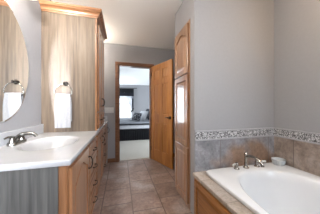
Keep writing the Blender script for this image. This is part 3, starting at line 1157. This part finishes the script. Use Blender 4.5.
# ------------------------------------------------------------------ soap dish at the tub's back corner
bx, by = 1.725, 1.305
dish = thing('soap_dish', 'small pale ribbed dish on the tub rim in the tiled corner', 'dish', (bx, by, RIM))
gb = BM()
rings = []
for (r, z, rib) in ((0.044, 0.0, 0), (0.050, 0.004, 0), (0.057, 0.02, 0.003), (0.064, 0.048, 0.003), (0.067, 0.062, 0.001), (0.062, 0.062, 0), (0.058, 0.048, 0), (0.051, 0.02, 0), (0.044, 0.010, 0), (0.004, 0.009, 0)):
    rings.append([Vector((bx + (r + rib * math.cos(16 * 2 * PI * i / 64)) * math.cos(2 * PI * i / 64), by + (r + rib * math.cos(16 * 2 * PI * i / 64)) * math.sin(2 * PI * i / 64), RIM + z)) for i in range(64)])
add_loft(gb, rings)
obj('bowl', gb, 'dish_glaze', dish, smooth=True)
sq = []
for k in range(9):
    ph = -PI / 2 + PI * k / 8
    sq.append([Vector((bx + 0.034 * max(0.03, math.cos(ph)) ** 0.6 * math.cos(2 * PI * i / 28), by + 0.026 * max(0.03, math.cos(ph)) ** 0.6 * math.sin(2 * PI * i / 28), RIM + 0.030 + 0.019 * math.sin(ph))) for i in range(28)])
soap = obj('soap_bar', add_loft(BM(), sq), 'porcelain', None, (bx, by, RIM + 0.011), True)
tag(soap, 'rounded white bar lying inside the pale ribbed dish', 'soap')

# ------------------------------------------------------------------ switch plate by the doorway
swx, swz = -0.235, 1.08
sw = thing('light_switch', 'white four gang light switch plate on the wall left of the doorway', 'light switch', (swx, YF, swz))
obj('plate', box(swx - 0.088, swx + 0.088, YF - 0.007, YF - 0.0005, swz - 0.057, swz + 0.057, 0.003), 'plastic', sw)
for k in range(4):
    xx = swx - 0.066 + 0.044 * k
    tgl = BM()
    add_box(tgl, xx - 0.005, xx + 0.005, YF - 0.017, YF - 0.006, swz - 0.003, swz + 0.013, 0.002, 1)
    obj('toggle', tgl, 'plastic', sw)

# ------------------------------------------------------------------ recessed ceiling lamps
for (lx, ly, lab, pw) in ((1.52, 0.50, 'round recessed ceiling lamp above the bathtub', 13.0),):
    rl = thing('recessed_lamp', lab, 'ceiling light', (lx, ly, ZC))
    tr = BM()
    add_lathe(tr, [(0.062, -0.002), (0.085, -0.001), (0.092, -0.006), (0.085, -0.010), (0.062, -0.006)], (lx, ly, ZC), 'z', 32, False, False)
    obj('trim_ring', tr, 'white_frame', rl, smooth=True)
    le = BM()
    add_lathe(le, [(0.062, -0.002), (0.062, -0.006), (0.03, -0.010), (0.002, -0.011)], (lx, ly, ZC), 'z', 32)
    obj('lens', le, 'bulb', rl, smooth=True)
    lamp('recessed_lamp_light', (lx, ly, ZC - 0.09), pw, (1.0, 0.74, 0.48), 0.06)

# ------------------------------------------------------------------ bedroom: bed, bedding, window dressing
BX0, BX1, BY0, BY1 = -0.50, 1.62, 5.18, 7.10
bed = thing('bed', 'wide bed with white mattress and black pleated skirt beyond the doorway', 'bed', ((BX0 + BX1) / 2, (BY0 + BY1) / 2, 0.004))
obj('mattress', box(BX0 + 0.01, BX1, BY0 + 0.01, BY1 - 0.01, 0.385, 0.60, 0.04, 3), 'white_cloth', bed, smooth=True)
sk = BM()
outer = []
per = [(BX1, BY0), (BX0, BY0), (BX0, BY1), (BX1, BY1)]
pl = []
for (a, b) in zip(per[:-1], per[1:]):
    L = math.hypot(b[0] - a[0], b[1] - a[1])
    nseg = int(L / 0.03)
    for i in range(nseg):
        t = i / nseg
        pl.append((a[0] + (b[0] - a[0]) * t, a[1] + (b[1] - a[1]) * t))
pl.append(per[-1])
cxb, cyb = (BX0 + BX1) / 2, (BY0 + BY1) / 2
low, high = [], []
for i, (x, y) in enumerate(pl):
    k = 0.010 * (1 if i % 2 else -1)
    dx = -1 if abs(x - BX0) < 1e-6 else 0
    dy = -1 if abs(y - BY0) < 1e-6 else (1 if abs(y - BY1) < 1e-6 else 0)
    low.append(Vector((x + dx * k, y + dy * k, 0.012)))
    high.append(Vector((x + dx * k * 0.4, y + dy * k * 0.4, 0.385)))
add_loft(sk, [low, high], False, False, False)
bmesh.ops.solidify(sk, geom=sk.faces[:], thickness=0.006)
obj('bed_skirt', sk, 'black_cloth', bed, label='black pleated bed skirt')
obj('box_spring', box(BX0 + 0.03, BX1, BY0 + 0.03, BY1 - 0.03, 0.14, 0.384), 'black_cloth', bed)
for (x, y) in ((BX0 + 0.1, BY0 + 0.1), (BX0 + 0.1, BY1 - 0.1), (BX1 - 0.1, BY0 + 0.1), (BX1 - 0.1, BY1 - 0.1)):
    obj('leg', box(x - 0.03, x + 0.03, y - 0.03, y + 0.03, 0.005, 0.14), 'black_cloth', bed)
hbm = BM()
add_box(hbm, BX1 + 0.005, BX1 + 0.07, BY0, BY1, 0.005, 1.02, 0.02)
obj('headboard', hbm, 'black_cloth', bed)
cv = thing('coverlet', 'pale grey coverlet with black border spread over the bed', 'bedspread', ((BX0 + BX1) / 2, (BY0 + BY1) / 2, 0.6))
cb = BM()


def cover_bm():
    bm = BM()
    xs = [BX0 - 0.012 + (BX1 - 0.05 - BX0) * i / 40 for i in range(41)]
    prof = [(BY0 - 0.012, 0.575), (BY0 - 0.011, 0.592), (BY0 + 0.005, 0.612), (BY0 + 0.05, 0.622), (BY0 + 0.5, 0.632), (cyb, 0.636), (BY1 - 0.5, 0.632), (BY1 - 0.05, 0.622), (BY1 - 0.005, 0.612), (BY1 + 0.011, 0.585), (BY1 + 0.012, 0.555)]
    rows = []
    for x in xs:
        wob = 0.004 * math.sin(x * 9) + 0.003 * math.sin(x * 23)
        rows.append([Vector((x, y, z + wob)) for y, z in prof])
    add_loft(bm, rows, False, False, False)
    bmesh.ops.solidify(bm, geom=bm.faces[:], thickness=0.010)
    return bm


obj('spread', cover_bm(), 'grey_cloth', cv, smooth=True)
for yy in (BY0 - 0.0125, BY1 + 0.0125):
    s_ = -1 if yy < cyb else 1
    obj('border', box(BX0 - 0.012, BX1 - 0.06, min(yy, yy + s_ * 0.010), max(yy, yy + s_ * 0.010), 0.530, 0.574, 0.003, 1), 'black_cloth', cv, label='black border band')


def pillow_bm(c, w_, h_, t_, tilt, yaw):
    bm = BM()
    n = 14
    top_, bot_ = [], []
    for i in range(n + 1):
        for s, rows in ((1, top_), (-1, bot_)):
            rows.append([])
        for j in range(n + 1):
            u, v = i / n * 2 - 1, j / n * 2 - 1
            th = t_ / 2 * ((1 - abs(u) ** 2.6) * (1 - abs(v) ** 2.6)) ** 0.45
            pu = u * (1 - 0.06 * (1 - abs(v)) * 0) * w_ / 2 * (1 - 0.07 * (1 - abs(v) ** 2) * abs(u) ** 4)
            pv = v * h_ / 2 * (1 - 0.07 * (1 - abs(u) ** 2) * abs(v) ** 4)
            top_[-1].append(bm.verts.new((pu, -th, pv)))
            bot_[-1].append(bm.verts.new((pu, th, pv)) if 0 < i < n and 0 < j < n else top_[-1][-1])
    for i in range(n):
        for j in range(n):
            bm.faces.new((top_[i][j], top_[i + 1][j], top_[i + 1][j + 1], top_[i][j + 1]))
            q = [bot_[i][j], bot_[i][j + 1], bot_[i + 1][j + 1], bot_[i + 1][j]]
            try:
                bm.faces.new(q)
            except ValueError:
                pass
    bm.transform(Matrix.Translation(c) @ Matrix.Rotation(yaw, 4, 'Z') @ Matrix.Rotation(tilt, 4, 'X'))
    return bm


def pillow(c, w_, h_, t_, tilt, yaw, mat, label):
    bm = pillow_bm(c, w_, h_, t_, tilt, yaw)
    lo = min(v.co.z for v in bm.verts)
    o = obj('pillow', bm, mat, None, (c[0], c[1], lo), True)
    tag(o, label, 'pillow', 'pillows on the bed')


pillow((0.57, 5.62, 0.79), 0.52, 0.32, 0.16, -0.42, -1.1, 'damask', 'small black and white print pillow lying foremost on the bed')
pillow((0.83, 5.84, 0.815), 0.54, 0.38, 0.15, -0.40, -1.15, 'white_cloth', 'white pillow between the printed and the black pillow')
pillow((1.13, 5.44, 0.868), 0.50, 0.44, 0.15, -0.30, -1.2, 'black_cloth', 'black pillow half hidden behind the edge of the open oak door')
pillow((1.16, 6.36, 0.855), 0.60, 0.46, 0.16, -0.32, -1.2, 'navy_cloth', 'charcoal pillow standing behind the white pillow')

# curtains
rod = BM()
WYC = BY - 0.09
add_lathe(rod, [(0.012, -0.30), (0.012, 0.80)], (0, WYC, 2.15), 'x', 12)
for xx in (-0.30, 0.80):
    add_lathe(rod, [(0.005, -0.02), (0.022, -0.01), (0.022, 0.01), (0.005, 0.02)], (xx, WYC, 2.15), 'x', 14)
for xx in (-0.26, 0.76):
    add_box(rod, xx - 0.008, xx + 0.008, WYC, BY, 2.14, 2.16)
rd = obj('curtain_rod', rod, 'bronze', None, (0.25, WYC, 2.15), True)
tag(rd, 'dark curtain rod above the bedroom window', 'curtain rod')


def cloth_sheet(x_of, zs, n, y0, amp, waves, th=0.006):
    """hanging cloth with folds; x_of(z) gives left and right edges."""
    bm = BM()
    rows = []
    for z in zs:
        a, b = x_of(z)
        rows.append([Vector((a + (b - a) * i / n, y0 + amp * math.sin(i / n * waves * 2 * PI), z)) for i in range(n + 1)])
    add_loft(bm, rows, False, False, False)
    bmesh.ops.solidify(bm, geom=bm.faces[:], thickness=th)
    return bm


va = thing('valance', 'black valance with sheer lower edge across the bedroom window', 'valance', (0.25, WYC - 0.03, 1.72))
obj('black_band', cloth_sheet(lambda z: (-0.22, 0.66), [2.12, 2.0, 1.90], 60, WYC - 0.035, 0.010, 12), 'black_cloth', va, smooth=True)
obj('grey_band', cloth_sheet(lambda z: (-0.22, 0.66), [1.90, 1.80, 1.72], 60, WYC - 0.035, 0.012, 12), 'navy_cloth', va, smooth=True)
obj('sheer_edge', cloth_sheet(lambda z: (-0.20, 0.64), [1.72, 1.66, 1.60], 60, WYC - 0.035, 0.012, 12), 'sheer', va, smooth=True)


def tied(z):
    # sheer panel pulled to the right, gathered at the tie
    t = max(0.0, min(1.0, (2.10 - z) / (2.10 - 0.98)))
    return (0.24 + 0.33 * t ** 1.6, 0.64 - 0.01 * t)


cu = thing('curtain', 'white sheer curtain tied back at the right of the bedroom window', 'curtain', (0.6, WYC, 0.5))
zs = [2.06 - 0.05 * k for k in range(0, 24)]
obj('sheer_panel', cloth_sheet(tied, zs, 40, WYC - 0.005, 0.014, 6, 0.002), 'sheer', cu, smooth=True)
obj('dark_edge', cloth_sheet(lambda z: (0.575, 0.645), zs, 10, WYC - 0.022, 0.008, 2), 'navy_cloth', cu, smooth=True)
tt = BM()
add_tube(tt, curve([(0.65, WYC - 0.02, 1.06), (0.60, WYC - 0.06, 1.0), (0.54, WYC - 0.06, 0.93), (0.52, WYC - 0.02, 0.90)], 5), 0.028, 10)
obj('tie_back', tt, 'black_cloth', cu, smooth=True)
